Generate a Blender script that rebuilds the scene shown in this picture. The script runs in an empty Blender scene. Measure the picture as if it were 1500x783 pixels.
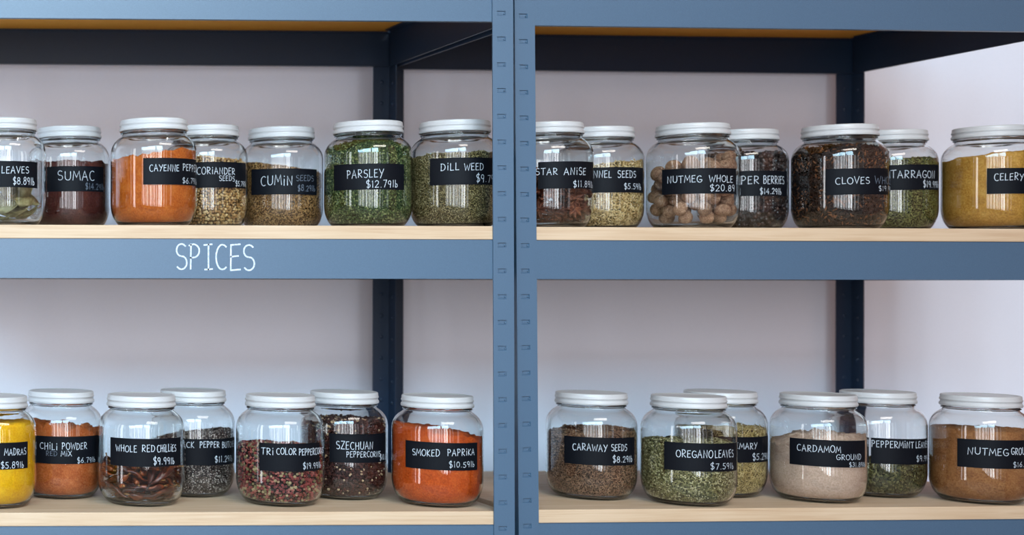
import bpy, math, random
import numpy as np
from mathutils import Vector, Matrix, noise

random.seed(7)
rng = np.random.default_rng(7)
sc = bpy.context.scene
COL = sc.collection

# ------------------------------------------------------------------ camera
F_PX, YAW, ROLL, PPX, PPY = 2100.0, .0315, .0018, -211.0, 412.3
FWD = Vector((math.sin(YAW), math.cos(YAW), 0))
R0 = Vector((math.cos(YAW), -math.sin(YAW), 0)); U0 = Vector((0, 0, 1))
RGT = R0 * math.cos(ROLL) + U0 * math.sin(ROLL)
UPV = U0 * math.cos(ROLL) - R0 * math.sin(ROLL)
EYE = Vector((0, 0, 1.3)) - FWD * 2.122 - R0 * ((753 - PPX) / F_PX * 2.122)
cam_d = bpy.data.cameras.new('camera'); cam = bpy.data.objects.new('camera', cam_d); COL.objects.link(cam)
m = Matrix((RGT, UPV, -FWD)).transposed().to_4x4(); m.translation = EYE
cam.matrix_world = m
cam_d.sensor_width = 36; cam_d.lens = F_PX / 1500 * 36
cam_d.shift_x = (750 - PPX) / 1500; cam_d.shift_y = (PPY - 391.5) / 1500
cam_d.clip_start = .05
cam_d.dof.use_dof = True; cam_d.dof.focus_distance = 2.16; cam_d.dof.aperture_fstop = 2.8
sc.camera = cam

# ------------------------------------------------------------------ view, world, daylight
sc.view_settings.view_transform = 'Standard'; sc.view_settings.look = 'None'
sc.view_settings.gamma = 1; sc.view_settings.use_curve_mapping = False
sc.view_settings.exposure = -0.36
sc.cycles.transparent_max_bounces = 40
sc.cycles.max_bounces = 10
w = bpy.data.worlds.new('room_air'); sc.world = w; w.use_nodes = True
w.node_tree.nodes['Background'].inputs[0].default_value = (.63, .58, .60, 1)
w.node_tree.nodes['Background'].inputs[1].default_value = .44

def pane(name, loc, size, aim, power, col, spread=180):
    l = bpy.data.lights.new(name, 'AREA'); l.shape = 'RECTANGLE'; l.size, l.size_y = size
    l.energy = power * size[0] * size[1]; l.color = col; l.spread = math.radians(spread)
    o = bpy.data.objects.new(name, l); COL.objects.link(o); o.location = loc
    o.rotation_euler = (Vector(aim) - Vector(loc)).to_track_quat('-Z', 'Y').to_euler()
# shop-front window behind the photographer: panes between uprights and half-drawn slat blinds
for (x0, x1, e) in ((-4.6, -4.2, 18), (-4.05, -3.85, 60), (-3.7, -3.25, 18), (-3.1, -2.85, 60), (-2.7, -2.35, 18), (-2.25, -2.0, 60), (-1.9, -1.6, 24),
                    (-1.5, -1.35, 60), (-1.2, -.8, 26), (-.65, -.3, 56), (-.22, .1, 76), (.35, .7, 14), (1.0, 1.2, 8), (2.1, 2.6, 9)):
    xm = (x0 + x1) / 2
    pane('window_daylight', (xm, -4.2, 1.45), (x1 - x0, 1.9), (xm, 0, 1.45), e * .535, (.92, .95, 1.0))
# sky through the tall lights above the transom
for (x0, x1, e) in ((-4.6, -3.0, 60), (-2.8, -1.2, 70), (-1.0, .3, 60)):
    xm = (x0 + x1) / 2
    pane('skylight', (xm, -4.2, 3.15), (x1 - x0, 1.3), (xm * .25 - .45, 0, 1.15), e * .170, (.54, .81, 1.0), 62)
# side window on the left
pane('window_daylight', (-3.3, -1.15, 1.45), (.34, 2.2), (0, -1.15, 1.45), 24, (.97, .97, 1.0))
pane('window_daylight', (-3.3, -.55, 1.45), (.16, 2.2), (0, -.55, 1.45), 12, (.97, .97, 1.0))
# added overhead fill: lifts boards and wall, puts highlights on jar necks
pane('overhead_fill', (.3, -1.7, 3.1), (1.3, .5), (.3, -1.0, 0), 60, (1.0, .93, .86))

# ------------------------------------------------------------------ materials
def srgb(r, g, b):
    f = lambda c: (c / 255 / 12.92) if c / 255 <= .04045 else ((c / 255 + .055) / 1.055) ** 2.4
    return (f(r), f(g), f(b), 1)

class NT:
    def __init__(s, name):
        s.m = bpy.data.materials.new(name); s.m.use_nodes = True; s.t = s.m.node_tree
        s.b = s.t.nodes['Principled BSDF']; s.out = s.t.nodes['Material Output']
    def n(s, typ, **kw):
        x = s.t.nodes.new(typ)
        for k, v in kw.items():
            if k in x.inputs.keys(): x.inputs[k].default_value = v
            else: setattr(x, k, v)
        return x
    def l(s, a, b): s.t.links.new(a, b)
    def ramp(s, src, stops, interp='LINEAR'):
        r = s.n('ShaderNodeValToRGB'); r.color_ramp.interpolation = interp
        e = r.color_ramp.elements
        while len(e) < len(stops): e.new(.5)
        for i, (p, c) in enumerate(stops): e[i].position = p; e[i].color = c
        s.l(src, r.inputs[0]); return r.outputs[0]
    def bump(s, src, strength, dist):
        b = s.n('ShaderNodeBump'); b.inputs['Strength'].default_value = strength; b.inputs['Distance'].default_value = dist
        s.l(src, b.inputs['Height']); s.l(b.outputs[0], s.b.inputs['Normal'])
    def coord(s, scale=(1, 1, 1)):
        t = s.n('ShaderNodeTexCoord'); mp = s.n('ShaderNodeMapping'); mp.inputs['Scale'].default_value = scale
        s.l(t.outputs['Object'], mp.inputs[0]); return mp.outputs[0]

def paint(name, c1, c2, rough, spec=.5, metal=0.0, coat=0.0):
    t = NT(name); co = t.coord()
    nz = t.n('ShaderNodeTexNoise', Scale=900.0, Detail=2.0); t.l(co, nz.inputs['Vector'])
    t.l(t.ramp(nz.outputs[0], ((.3, c1), (.7, c2))), t.b.inputs['Base Color'])
    t.b.inputs['Roughness'].default_value = rough; t.b.inputs['Specular IOR Level'].default_value = spec
    t.b.inputs['Metallic'].default_value = metal; t.b.inputs['Coat Weight'].default_value = coat
    t.bump(nz.outputs[0], .15, .0003)
    return t.m
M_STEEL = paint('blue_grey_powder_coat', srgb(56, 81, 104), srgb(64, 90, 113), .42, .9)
M_DARK = paint('dark_blue_steel', srgb(20, 38, 60), srgb(26, 46, 70), .42, .5)  # darker steel tone for rear posts, rear beams and side beams
M_LID = paint('white_lacquer', srgb(182, 178, 177), srgb(188, 184, 183), .3, .5)
M_WALL = paint('white_wall_paint', srgb(234, 234, 244), srgb(238, 238, 248), .9, .2)
M_FLOOR = paint('grey_concrete', srgb(140, 138, 136), srgb(158, 155, 150), .7, .3)
M_LABEL = paint('black_chalkboard_paper', srgb(9, 11, 16), srgb(13, 15, 21), .5, .10)

def wood():
    t = NT('pale_pine_plywood'); co = t.coord((3, 40, 120))
    nz = t.n('ShaderNodeTexNoise', Scale=2.0, Detail=6.0, Roughness=.6, Distortion=.8); t.l(co, nz.inputs['Vector'])
    n2 = t.n('ShaderNodeTexNoise', Scale=6.0, Detail=2.0); t.l(t.coord((1, 3, 3)), n2.inputs['Vector'])
    mx = t.n('ShaderNodeMix', data_type='RGBA'); mx.inputs[0].default_value = .35
    t.l(t.ramp(nz.outputs[0], ((.25, srgb(172, 136, 103)), (.5, srgb(192, 162, 132)), (.75, srgb(204, 178, 150)))), mx.inputs[6])
    t.l(t.ramp(n2.outputs[0], ((.3, srgb(178, 145, 112)), (.7, srgb(204, 177, 150)))), mx.inputs[7])
    t.l(mx.outputs[2], t.b.inputs['Base Color']); t.b.inputs['Roughness'].default_value = .6
    t.bump(nz.outputs[0], .1, .0006)
    return t.m
M_WOOD = wood()
def raw_board():
    t = NT('orange_brown_hardboard'); nz = t.n('ShaderNodeTexNoise', Scale=60.0, Detail=6.0, Roughness=.7); t.l(t.coord((1, 6, 1)), nz.inputs['Vector'])
    t.l(t.ramp(nz.outputs[0], ((.3, srgb(232, 148, 34)), (.7, srgb(250, 180, 66)))), t.b.inputs['Base Color']); t.b.inputs['Roughness'].default_value = .7
    return t.m
M_RAW = raw_board()

def glass():
    t = NT('clear_jar_glass')
    t.b.inputs['Base Color'].default_value = (.985, 1, .992, 1); t.b.inputs['Transmission Weight'].default_value = 1
    t.b.inputs['IOR'].default_value = 1.48; t.b.inputs['Roughness'].default_value = 0
    # faint ripples of pressed glass
    nz = t.n('ShaderNodeTexNoise', Scale=28.0, Detail=1.0); t.l(t.coord((1, 1, .2)), nz.inputs['Vector'])
    t.bump(nz.outputs[0], .06, .004)
    return t.m
M_GLASS = glass()

def chalk():
    t = NT('white_chalk_ink'); t.b.inputs['Base Color'].default_value = srgb(226, 232, 238); t.b.inputs['Roughness'].default_value = .8
    nz = t.n('ShaderNodeTexNoise', Scale=700.0, Detail=2.0); t.l(t.coord(), nz.inputs['Vector'])
    t.l(t.ramp(nz.outputs[0], ((.3, srgb(150, 160, 172)), (.6, srgb(208, 213, 220)))), t.b.inputs['Base Color'])
    return t.m
def faint_chalk():
    t = NT('faded_chalk_ink'); nz = t.n('ShaderNodeTexNoise', Scale=600.0, Detail=2.0); t.l(t.coord(), nz.inputs['Vector'])
    t.l(t.ramp(nz.outputs[0], ((.3, srgb(60, 68, 80)), (.65, srgb(112, 120, 134)))), t.b.inputs['Base Color'])
    t.b.inputs['Roughness'].default_value = .8
    return t.m
M_CHALK, M_FAINT = chalk(), faint_chalk()

def powder(name, dark, mid, lite, bump=.6):
    t = NT(name); co = t.coord()
    n1 = t.n('ShaderNodeTexNoise', Scale=55.0, Detail=5.0, Roughness=.65); t.l(co, n1.inputs['Vector'])
    n2 = t.n('ShaderNodeTexNoise', Scale=380.0, Detail=4.0, Roughness=.75); t.l(co, n2.inputs['Vector'])
    mx = t.n('ShaderNodeMix', data_type='RGBA'); mx.inputs[0].default_value = .55
    t.l(t.ramp(n1.outputs[0], ((.3, dark), (.5, mid), (.72, lite))), mx.inputs[6])
    t.l(t.ramp(n2.outputs[0], ((.32, dark), (.5, mid), (.68, lite))), mx.inputs[7])
    t.l(mx.outputs[2], t.b.inputs['Base Color']); t.b.inputs['Roughness'].default_value = .95
    t.b.inputs['Specular IOR Level'].default_value = .1
    ad = t.n('ShaderNodeMath', operation='ADD'); t.l(n1.outputs[0], ad.inputs[0]); t.l(n2.outputs[0], ad.inputs[1])
    t.bump(ad.outputs[0], bump, .002)
    return t.m

def grain_mat(name, cols, rough=.6, spec=.3):
    """each grain of the mesh (a loose island) takes one of the colours"""
    t = NT(name); g = t.n('ShaderNodeNewGeometry')
    n = len(cols)
    c = t.ramp(g.outputs['Random Per Island'], [(i / n, c) for i, c in enumerate(cols)], 'CONSTANT')
    nz = t.n('ShaderNodeTexNoise', Scale=1500.0, Detail=2.0); t.l(t.coord(), nz.inputs['Vector'])
    hs = t.n('ShaderNodeHueSaturation'); t.l(c, hs.inputs['Color'])
    vr = t.n('ShaderNodeMapRange'); vr.inputs[1].default_value = .3; vr.inputs[2].default_value = .7
    vr.inputs[3].default_value = .75; vr.inputs[4].default_value = 1.2
    t.l(nz.outputs[0], vr.inputs[0]); t.l(vr.outputs[0], hs.inputs['Value'])
    t.l(hs.outputs[0], t.b.inputs['Base Color'])
    t.b.inputs['Roughness'].default_value = rough; t.b.inputs['Specular IOR Level'].default_value = spec
    return t.m

# ------------------------------------------------------------------ mesh helpers
def link(name, me, mats, parent=None, smooth=False):
    o = bpy.data.objects.new(name, me); COL.objects.link(o)
    for mm in (mats if isinstance(mats, (list, tuple)) else [mats]):
        if mm.name not in [x.name for x in me.materials]: me.materials.append(mm)
    if parent: o.parent = parent
    if smooth: me.polygons.foreach_set('use_smooth', [True] * len(me.polygons))
    return o

def empty(name, loc=(0, 0, 0), rz=0):
    o = bpy.data.objects.new(name, None); COL.objects.link(o); o.location = loc; o.rotation_euler = (0, 0, rz)
    o.empty_display_size = .03
    return o

def tag(o, label, cat=None, group=None, kind=None):
    if label: o['label'] = label
    if cat: o['category'] = cat
    if group: o['group'] = group
    if kind: o['kind'] = kind
    return o

class MB:
    def __init__(s): s.v, s.f = [], []
    def box(s, x0, x1, y0, y1, z0, z1):
        b = len(s.v)
        s.v += [(x0, y0, z0), (x1, y0, z0), (x1, y1, z0), (x0, y1, z0), (x0, y0, z1), (x1, y0, z1), (x1, y1, z1), (x0, y1, z1)]
        s.f += [tuple(b + i for i in q) for q in ((0, 3, 2, 1), (4, 5, 6, 7), (0, 1, 5, 4), (1, 2, 6, 5), (2, 3, 7, 6), (3, 0, 4, 7))]
    def quad(s, *p):
        b = len(s.v); s.v += list(p); s.f.append((b, b + 1, b + 2, b + 3))
    def dome(s, c, axis, r, h, n=10):
        c = Vector(c); a = Vector(axis).normalized(); u = a.orthogonal().normalized(); w_ = a.cross(u)
        b = len(s.v); rings = ((1, 0), (.8, .6), (.45, .9))
        for rr, hh in rings:
            for k in range(n):
                t = 2 * math.pi * k / n; s.v.append(tuple(c + (u * math.cos(t) + w_ * math.sin(t)) * r * rr + a * h * hh))
        s.v.append(tuple(c + a * h)); top = len(s.v) - 1
        for i in range(2):
            for k in range(n):
                s.f.append((b + i * n + k, b + i * n + (k + 1) % n, b + (i + 1) * n + (k + 1) % n, b + (i + 1) * n + k))
        for k in range(n): s.f.append((b + 2 * n + k, b + 2 * n + (k + 1) % n, top))
    def mesh(s, name, shear=0.0, z0=1.3):
        me = bpy.data.meshes.new(name)
        v = [(x - shear * (z - z0), y, z) for x, y, z in s.v] if shear else s.v
        me.from_pydata(v, [], s.f); me.update(); return me

def tri_mesh(name, V, T, midx=None, smooth=True):
    me = bpy.data.meshes.new(name); V = np.asarray(V, np.float32); T = np.asarray(T, np.int32)
    me.vertices.add(len(V)); me.vertices.foreach_set('co', V.ravel())
    me.loops.add(T.size); me.loops.foreach_set('vertex_index', T.ravel())
    me.polygons.add(len(T)); me.polygons.foreach_set('loop_start', np.arange(0, T.size, 3, dtype=np.int32))
    if midx is not None: me.polygons.foreach_set('material_index', np.asarray(midx, np.int32))
    me.polygons.foreach_set('use_smooth', np.full(len(T), smooth))
    me.update(calc_edges=True); me.validate()
    return me

def bevel(o, wdt, seg=2):
    b = o.modifiers.new('bevel', 'BEVEL'); b.width = wdt; b.segments = seg; b.limit_method = 'ANGLE'; b.angle_limit = math.radians(40)

def catmull(pts, sub=4, keep=()):
    out = []
    for i in range(len(pts) - 1):
        p0 = pts[max(i - 1, 0)]; p1 = pts[i]; p2 = pts[i + 1]; p3 = pts[min(i + 2, len(pts) - 1)]
        for k in range(sub):
            t = k / sub
            out.append(tuple(.5 * ((2 * p1[j]) + (-p0[j] + p2[j]) * t + (2 * p0[j] - 5 * p1[j] + 4 * p2[j] - p3[j]) * t * t
                                   + (-p0[j] + 3 * p1[j] - 3 * p2[j] + p3[j]) * t ** 3) for j in (0, 1)))
    out.append(pts[-1]); return out

def lathe(name, prof, seg=96):
    V, Fc = [], []; n = len(prof)
    for k in range(seg):
        a = 2 * math.pi * k / seg; c, s = math.cos(a), math.sin(a)
        V += [(max(r, 1e-5) * c, max(r, 1e-5) * s, z) for r, z in prof]
    for k in range(seg):
        j = (k + 1) % seg
        for i in range(n - 1): Fc.append((k * n + i, j * n + i, j * n + i + 1, k * n + i + 1))
    me = bpy.data.meshes.new(name); me.from_pydata(V, [], Fc); me.update()
    import bmesh
    bm = bmesh.new(); bm.from_mesh(me); bmesh.ops.remove_doubles(bm, verts=bm.verts, dist=3e-5); bm.to_mesh(me); bm.free()
    me.polygons.foreach_set('use_smooth', [True] * len(me.polygons))
    return me

# picture ray -> place
def ray(u, v): return FWD + RGT * ((u - PPX) / F_PX) + UPV * ((PPY - v) / F_PX)
def on_z(u, v, z):
    d = ray(u, v); return EYE + d * ((z - EYE.z) / d.z)
def on_y(u, v, y):
    d = ray(u, v); return EYE + d * ((y - EYE.y) / d.y)

# ------------------------------------------------------------------ room
Z_UP, Z_LOW = 1.3 + .084, 1.3 - .338          # tops of the two shelves
mb = MB(); mb.box(-5, 5, .535, .60, 0, 3.0)
tag(link('wall_back', mb.mesh('wall_back'), M_WALL), 'plain pale grey white wall behind the shelving', kind='structure')
mb = MB(); mb.box(1.32, 1.40, -1.9, .535, 0, 3.0)  # unseen panel added to block light from the right and bounce a warm tone
tag(link('light_blocker_right', mb.mesh('light_blocker_right'), paint('warm_bounce_brown', srgb(150, 112, 98), srgb(158, 120, 105), .8, .2)), 'unseen warm brown panel added to block and tint light from the right', kind='structure')
mb = MB(); mb.box(-5, 5, -5.5, .60, -.05, 0)
tag(link('floor', mb.mesh('floor'), M_FLOOR), 'grey concrete floor under the shelving', kind='structure')

# ------------------------------------------------------------------ shelving
PITCH, PW, DEPTH, WIDTH = .0381, .031, .457, .88
def front_post(mbx, x0, x1, flange_x, hole_z0):
    """angle post: slotted front face x0..x1 plus a side flange"""
    zs = hole_z0
    hx0 = x0 + .0065; hx1 = hx0 + .0135; hh = .0035; dp = .0032; ch = .0005
    while zs > .08: zs -= PITCH
    z_prev = 0.0
    holes = []
    while zs < 1.84:
        if zs > .05: holes.append(zs)
        zs += PITCH
    for hz in holes:
        b, t = hz - hh, hz + hh
        mbx.quad((x0, 0, z_prev), (x1, 0, z_prev), (x1, 0, b), (x0, 0, b))
        mbx.quad((x0, 0, b), (hx0, 0, b), (hx0, 0, t), (x0, 0, t))
        mbx.quad((hx1, 0, b), (x1, 0, b), (x1, 0, t), (hx1, 0, t))
        a0, a1, c0, c1 = hx0 + ch, hx1 - .0022, b + .0017, t - ch * .8
        mbx.quad((hx0, 0, b), (hx1, 0, b), (a1, dp, c0), (a0, dp, c0))
        mbx.quad((hx0, 0, t), (a0, dp, c1), (a1, dp, c1), (hx1, 0, t))
        mbx.quad((hx0, 0, b), (a0, dp, c0), (a0, dp, c1), (hx0, 0, t))
        mbx.quad((hx1, 0, b), (hx1, 0, t), (a1, dp, c1), (a1, dp, c0))
        mbx.quad((a0, dp, c0), (a1, dp, c0), (a1, dp, c1), (a0, dp, c1))
        # pressed tongue and rivet inside the slot
        mbx.box(a0 + .0022, a1 - .0016, dp - .0016, dp, c0 + .0006, c1 - .001)
        mbx.dome((a1 + .0002, dp - .0002, c0 + .0012), (0, -1, 0), .0015, .0028, 8)
        z_prev = t
    mbx.quad((x0, 0, z_prev), (x1, 0, z_prev), (x1, 0, 1.86), (x0, 0, 1.86))
    mbx.quad((x0, .0021, 0), (x0, .0021, 1.86), (x1, .0021, 1.86), (x1, .0021, 0))
    mbx.quad((x0, 0, 0), (x0, 0, 1.86), (x0, .0021, 1.86), (x0, .0021, 0))
    mbx.quad((x1, 0, 0), (x1, .0021, 0), (x1, .0021, 1.86), (x1, 0, 1.86))
    fx = flange_x
    mbx.box(fx[0], fx[1], .0021, .031, 0, 1.86)

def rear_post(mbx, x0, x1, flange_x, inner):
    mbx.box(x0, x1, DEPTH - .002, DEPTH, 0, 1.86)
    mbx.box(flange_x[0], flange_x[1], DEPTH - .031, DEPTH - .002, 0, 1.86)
    xs = flange_x[0] if inner < 0 else flange_x[1]
    z = .06
    while z < 1.84:
        mbx.dome(((x0 + x1) / 2, DEPTH - .002, z), (0, -1, 0), .0035, .0018)
        mbx.dome((xs, DEPTH - .016, z - .004), (inner, 0, 0), .0035, .0018)
        z += PITCH

def beam(name, parent, x0, x1, y, zb, zt, mat, back=1, lip=.022):
    b = MB(); d = back
    ys = sorted((y, y + .002 * d)); b.box(x0, x1, ys[0], ys[1], zb, zt - .0012)
    ys = sorted((y + .002 * d, y + lip * d)); b.box(x0, x1, ys[0], ys[1], zt - .0022, zt)
    ys = sorted((y + .002 * d, y + .010 * d)); b.box(x0, x1, ys[0], ys[1], zb, zb + .0016)
    return link(name, b.mesh(name), mat, parent)

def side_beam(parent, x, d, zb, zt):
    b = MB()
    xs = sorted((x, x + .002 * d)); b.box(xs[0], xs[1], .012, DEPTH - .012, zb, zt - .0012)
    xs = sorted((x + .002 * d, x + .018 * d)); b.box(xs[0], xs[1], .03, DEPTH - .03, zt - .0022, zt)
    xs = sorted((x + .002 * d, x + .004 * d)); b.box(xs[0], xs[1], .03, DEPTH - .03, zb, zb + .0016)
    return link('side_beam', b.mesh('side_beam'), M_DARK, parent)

def unit(loc, rz, x0, x1, label, levels, lean0, lean1, holes0, holes1):
    u = empty('shelving_unit', loc, rz)
    tag(u, label, 'shelving', 'blue grey steel shelving units side by side')
    for (a, b_, fl, lean, hz) in ((x0, x0 + PW, (x0, x0 + .002), lean0, holes0), (x1 - PW, x1, (x1 - .002, x1), lean1, holes1)):
        p = MB(); front_post(p, a, b_, fl, hz)
        o = link('front_post', p.mesh('front_post', lean), M_STEEL, u)
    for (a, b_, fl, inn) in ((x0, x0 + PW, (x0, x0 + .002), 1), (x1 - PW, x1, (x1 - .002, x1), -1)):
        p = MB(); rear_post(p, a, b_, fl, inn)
        tag(link('rear_post', p.mesh('rear_post'), M_DARK, u), 'dark steel rear post')
    beams = []
    for zb, zt in levels:
        beams.append(beam('front_beam', u, x0 + .008, x1 - .008, .0025, zb, zt, M_STEEL))
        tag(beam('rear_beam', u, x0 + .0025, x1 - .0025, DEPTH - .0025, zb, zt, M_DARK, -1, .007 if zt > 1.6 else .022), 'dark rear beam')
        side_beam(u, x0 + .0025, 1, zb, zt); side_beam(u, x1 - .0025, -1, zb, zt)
        b = MB(); b.box(x0 + .008, x1 - .008, .0028, .4505 if zt > 1.6 else .437, zt + .0002, zt + .0202)
        top = zt > 1.6
        o = link('shelf_board', b.mesh('shelf_board'), M_RAW if top else M_WOOD, u); bevel(o, .0012)
        tag(o, 'orange brown underside of the top shelf board' if top else 'pale pine plywood shelf board')
    return u, beams

lv = lambda top: (top - .0202 - .058, top - .0202)
ul, bl = unit((0, 0, 0), 0, -WIDTH, 0, 'left blue grey slotted steel shelving unit, its beam lettered SPICES',
              (lv(Z_LOW), lv(Z_UP), (1.3 + .3868, 1.3 + .4500)), .0, .005, 1.3 + .0177, 1.3 + .0177)
ur, br = unit((.0141, .020, 0), .026, 0, WIDTH, 'right blue grey slotted steel shelving unit, without lettering on its beam',
              (lv(Z_LOW - .0015), lv(Z_UP), (1.3 + .3855, 1.3 + .4512)), .010, .0, 1.3 + .0177, 1.3 + .0177)

# ------------------------------------------------------------------ handwriting
def arc(cx, cy, rx, ry, a0, a1, n=10):
    return [(cx + rx * math.cos(math.radians(a0 + (a1 - a0) * i / n)), cy + ry * math.sin(math.radians(a0 + (a1 - a0) * i / n))) for i in range(n + 1)]
S_ = arc(.5, .76, .42, .24, 40, 270, 10) + arc(.5, .27, .45, .26, 90, -140, 10)[1:]
GLYPH = {
 'A': (.8, [[(0, 0), (.45, 1), (.95, 0)], [(.15, .36), (.8, .38)]]),
 'B': (.75, [[(.1, 0), (.1, 1)], [(.1, 1)] + arc(.35, .77, .42, .23, 90, -90, 8) + [(.1, .53)], [(.1, .53)] + arc(.4, .27, .5, .27, 90, -90, 8) + [(.1, 0)]]),
 'C': (.75, [arc(.6, .5, .55, .5, 55, 305, 14)]),
 'D': (.8, [[(.1, 0), (.12, 1)], [(0, 1)] + arc(.3, .5, .62, .5, 90, -90, 12) + [(.05, 0)]]),
 'E': (.62, [[(.9, 1), (.1, .97), (.08, 0), (.92, .03)], [(.1, .52), (.75, .55)]]),
 'F': (.6, [[(.9, 1), (.1, .97), (.08, 0)], [(.1, .52), (.7, .55)]]),
 'G': (.8, [arc(.55, .5, .52, .5, 50, 330, 14) + [(.98, .42), (.55, .42)]]),
 'H': (.75, [[(.1, 0), (.1, 1)], [(.9, 0), (.9, 1)], [(.1, .5), (.9, .53)]]),
 'I': (.3, [[(.5, 0), (.5, 1)]]),
 'i': (.28, [[(.5, 0), (.5, .68)], [(.5, .92), (.5, 1.02)]]),
 'J': (.6, [[(.8, 1), (.8, .25)] + arc(.45, .25, .35, .25, 0, -160, 8)]),
 'K': (.7, [[(.1, 0), (.1, 1)], [(.85, 1), (.12, .45), (.92, 0)]]),
 'L': (.6, [[(.1, 1), (.1, 0), (.9, .03)]]),
 'M': (.95, [[(0, 0), (.15, 1), (.5, .3), (.85, 1), (1, 0)]]),
 'N': (.8, [[(.1, 0), (.12, 1), (.85, 0), (.9, 1)]]),
 'O': (.82, [arc(.5, .5, .5, .5, 100, 460, 18)]),
 'P': (.7, [[(.12, 0), (.15, 1)], [(0, .95)] + arc(.35, .73, .5, .27, 90, -90, 10) + [(.13, .45)]]),
 'R': (.75, [[(.12, 0), (.12, 1)], [(.05, .97)] + arc(.38, .74, .45, .25, 90, -90, 10) + [(.13, .48), (.92, 0)]]),
 'S': (.68, [S_]),
 'T': (.75, [[(0, .97), (1, 1)], [(.5, .98), (.48, 0)]]),
 'U': (.8, [[(.08, 1), (.08, .35)] + arc(.5, .35, .42, .35, 180, 360, 10) + [(.92, 1)]]),
 'V': (.75, [[(0, 1), (.48, 0), (1, 1)]]),
 'W': (1.05, [[(0, 1), (.25, 0), (.5, .75), (.75, 0), (1, 1)]]),
 'X': (.75, [[(0, 1), (1, 0)], [(1, 1), (0, 0)]]),
 'Y': (.75, [[(0, 1), (.5, .5)], [(1, 1), (.3, -.05)]]),
 'Z': (.72, [[(.05, 1), (.95, 1), (.05, 0), (.98, 0)]]),
 'b': (.5, [[(.1, 1), (.1, 0)] + arc(.45, .24, .42, .24, 270, 470, 10)]),
 'l': (.25, [[(.5, 0), (.5, 1)]]),
 '$': (.62, [S_, [(.55, 1.15), (.45, -.15)]]),
 '.': (.25, [[(.4, .02), (.6, .04)]]),
 '0': (.62, [arc(.5, .5, .45, .5, 90, 450, 14)]),
 '1': (.3, [[(.3, .85), (.55, 1), (.55, 0)]]),
 '2': (.62, [arc(.47, .72, .42, .28, 165, -35, 9) + [(.05, 0), (.95, .04)]]),
 '3': (.6, [arc(.42, .76, .4, .24, 150, -90, 9) + arc(.42, .27, .48, .27, 90, -150, 9)[1:]]),
 '4': (.65, [[(.7, 0), (.7, 1), (.05, .32), (.98, .35)]]),
 '5': (.62, [[(.9, 1), (.2, .97), (.15, .58)] + arc(.42, .3, .48, .3, 110, -140, 10)]),
 '6': (.62, [[(.75, 1), (.2, .5)] + arc(.5, .27, .42, .27, 150, 510, 12)]),
 '7': (.6, [[(.05, .97), (.95, 1), (.4, 0)]]),
 '8': (.62, [arc(.5, .76, .36, .24, 270, 630, 12), arc(.5, .27, .45, .27, 90, 450, 12)]),
 '9': (.6, [arc(.45, .72, .4, .27, 20, 380, 12) + [(.7, 0)]]),
}
def strokes(text, x0, x1, z0, z1, rnd, jit=1.0):
    """hand-lettered polylines filling the box x0..x1, z0..z1"""
    wid = [GLYPH[c][0] if c != ' ' else .55 for c in text]
    gap = .22; tot = sum(wid) + gap * (len(text) - 1); k = (x1 - x0) / tot; x = x0; out = []
    for c, wd in zip(text, wid):
        if c != ' ':
            hs = 1 + rnd.uniform(-.08, .05) * jit; dz = rnd.uniform(-.05, .05) * jit * (z1 - z0); sl = rnd.uniform(-.04, .08) * jit
            for poly in GLYPH[c][1]:
                out.append([(x + (px + sl * (py - .5)) * wd * k, z0 + dz + py * (z1 - z0) * hs) for px, py in poly])
        x += (wd + gap) * k
    return out
def ribbon(polys, wdt):
    """flat pen strokes: one mitred strip per stroke"""
    V, Fc = [], []
    for poly in polys:
        p = [poly[0]]
        for q in poly[1:]:
            if math.hypot(q[0] - p[-1][0], q[1] - p[-1][1]) > 1e-6: p.append(q)
        if len(p) < 2: continue
        h = wdt / 2; b = len(V); n = len(p)
        seg = []
        for (ax, ay), (bx, by) in zip(p, p[1:]):
            L = math.hypot(bx - ax, by - ay); seg.append(((bx - ax) / L, (by - ay) / L))
        for i, (x, y) in enumerate(p):
            d0 = seg[max(i - 1, 0)]; d1 = seg[min(i, n - 2)]
            ex = -h * .8 if i == 0 else (h * .8 if i == n - 1 else 0)
            mx, my = -(d0[1] + d1[1]), d0[0] + d1[0]; L = math.hypot(mx, my)
            if L < .25: mx, my, L = -d1[1], d1[0], 1
            mx /= L; my /= L; k = h / max(.5, mx * -d1[1] + my * d1[0])
            x += ex * d1[0]; y += ex * d1[1]
            V += [(x - mx * k, y - my * k), (x + mx * k, y + my * k)]
        for i in range(n - 1): Fc.append((b + 2 * i, b + 2 * i + 2, b + 2 * i + 3, b + 2 * i + 1))
    return V, Fc

# SPICES on the left middle beam
rnd = random.Random(3)
polys = []
I_SERIF = [[(.1, 0), (.95, .02)], [(.5, 0), (.5, 1)], [(.0, .97), (.9, 1)]]
for ch, ua, ub, va, vb in (('S', 257, 274.5, 357, 394.5), ('P', 277, 294.5, 357.5, 393.5), ('I', 299, 311.5, 357.5, 394.5),
                           ('C', 315.5, 332.5, 358, 394.5), ('E', 336.5, 353, 357.5, 395.5), ('S', 355.5, 373.5, 358.5, 396)):
    a, b = on_y(ua, vb, .0025), on_y(ub, va, .0025)
    for poly in (I_SERIF if ch == 'I' else GLYPH[ch][1]):
        polys.append([(a.x + px * (b.x - a.x), a.z + py * (b.z - a.z)) for px, py in poly])
V, Fc = ribbon(polys, .0023)
me = bpy.data.meshes.new('lettering'); me.from_pydata([(x, .0025 - .0004, z) for x, z in V], [], Fc); me.update()
tag(link('lettering', me, M_CHALK, bl[1]), 'white hand-drawn word SPICES')

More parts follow.
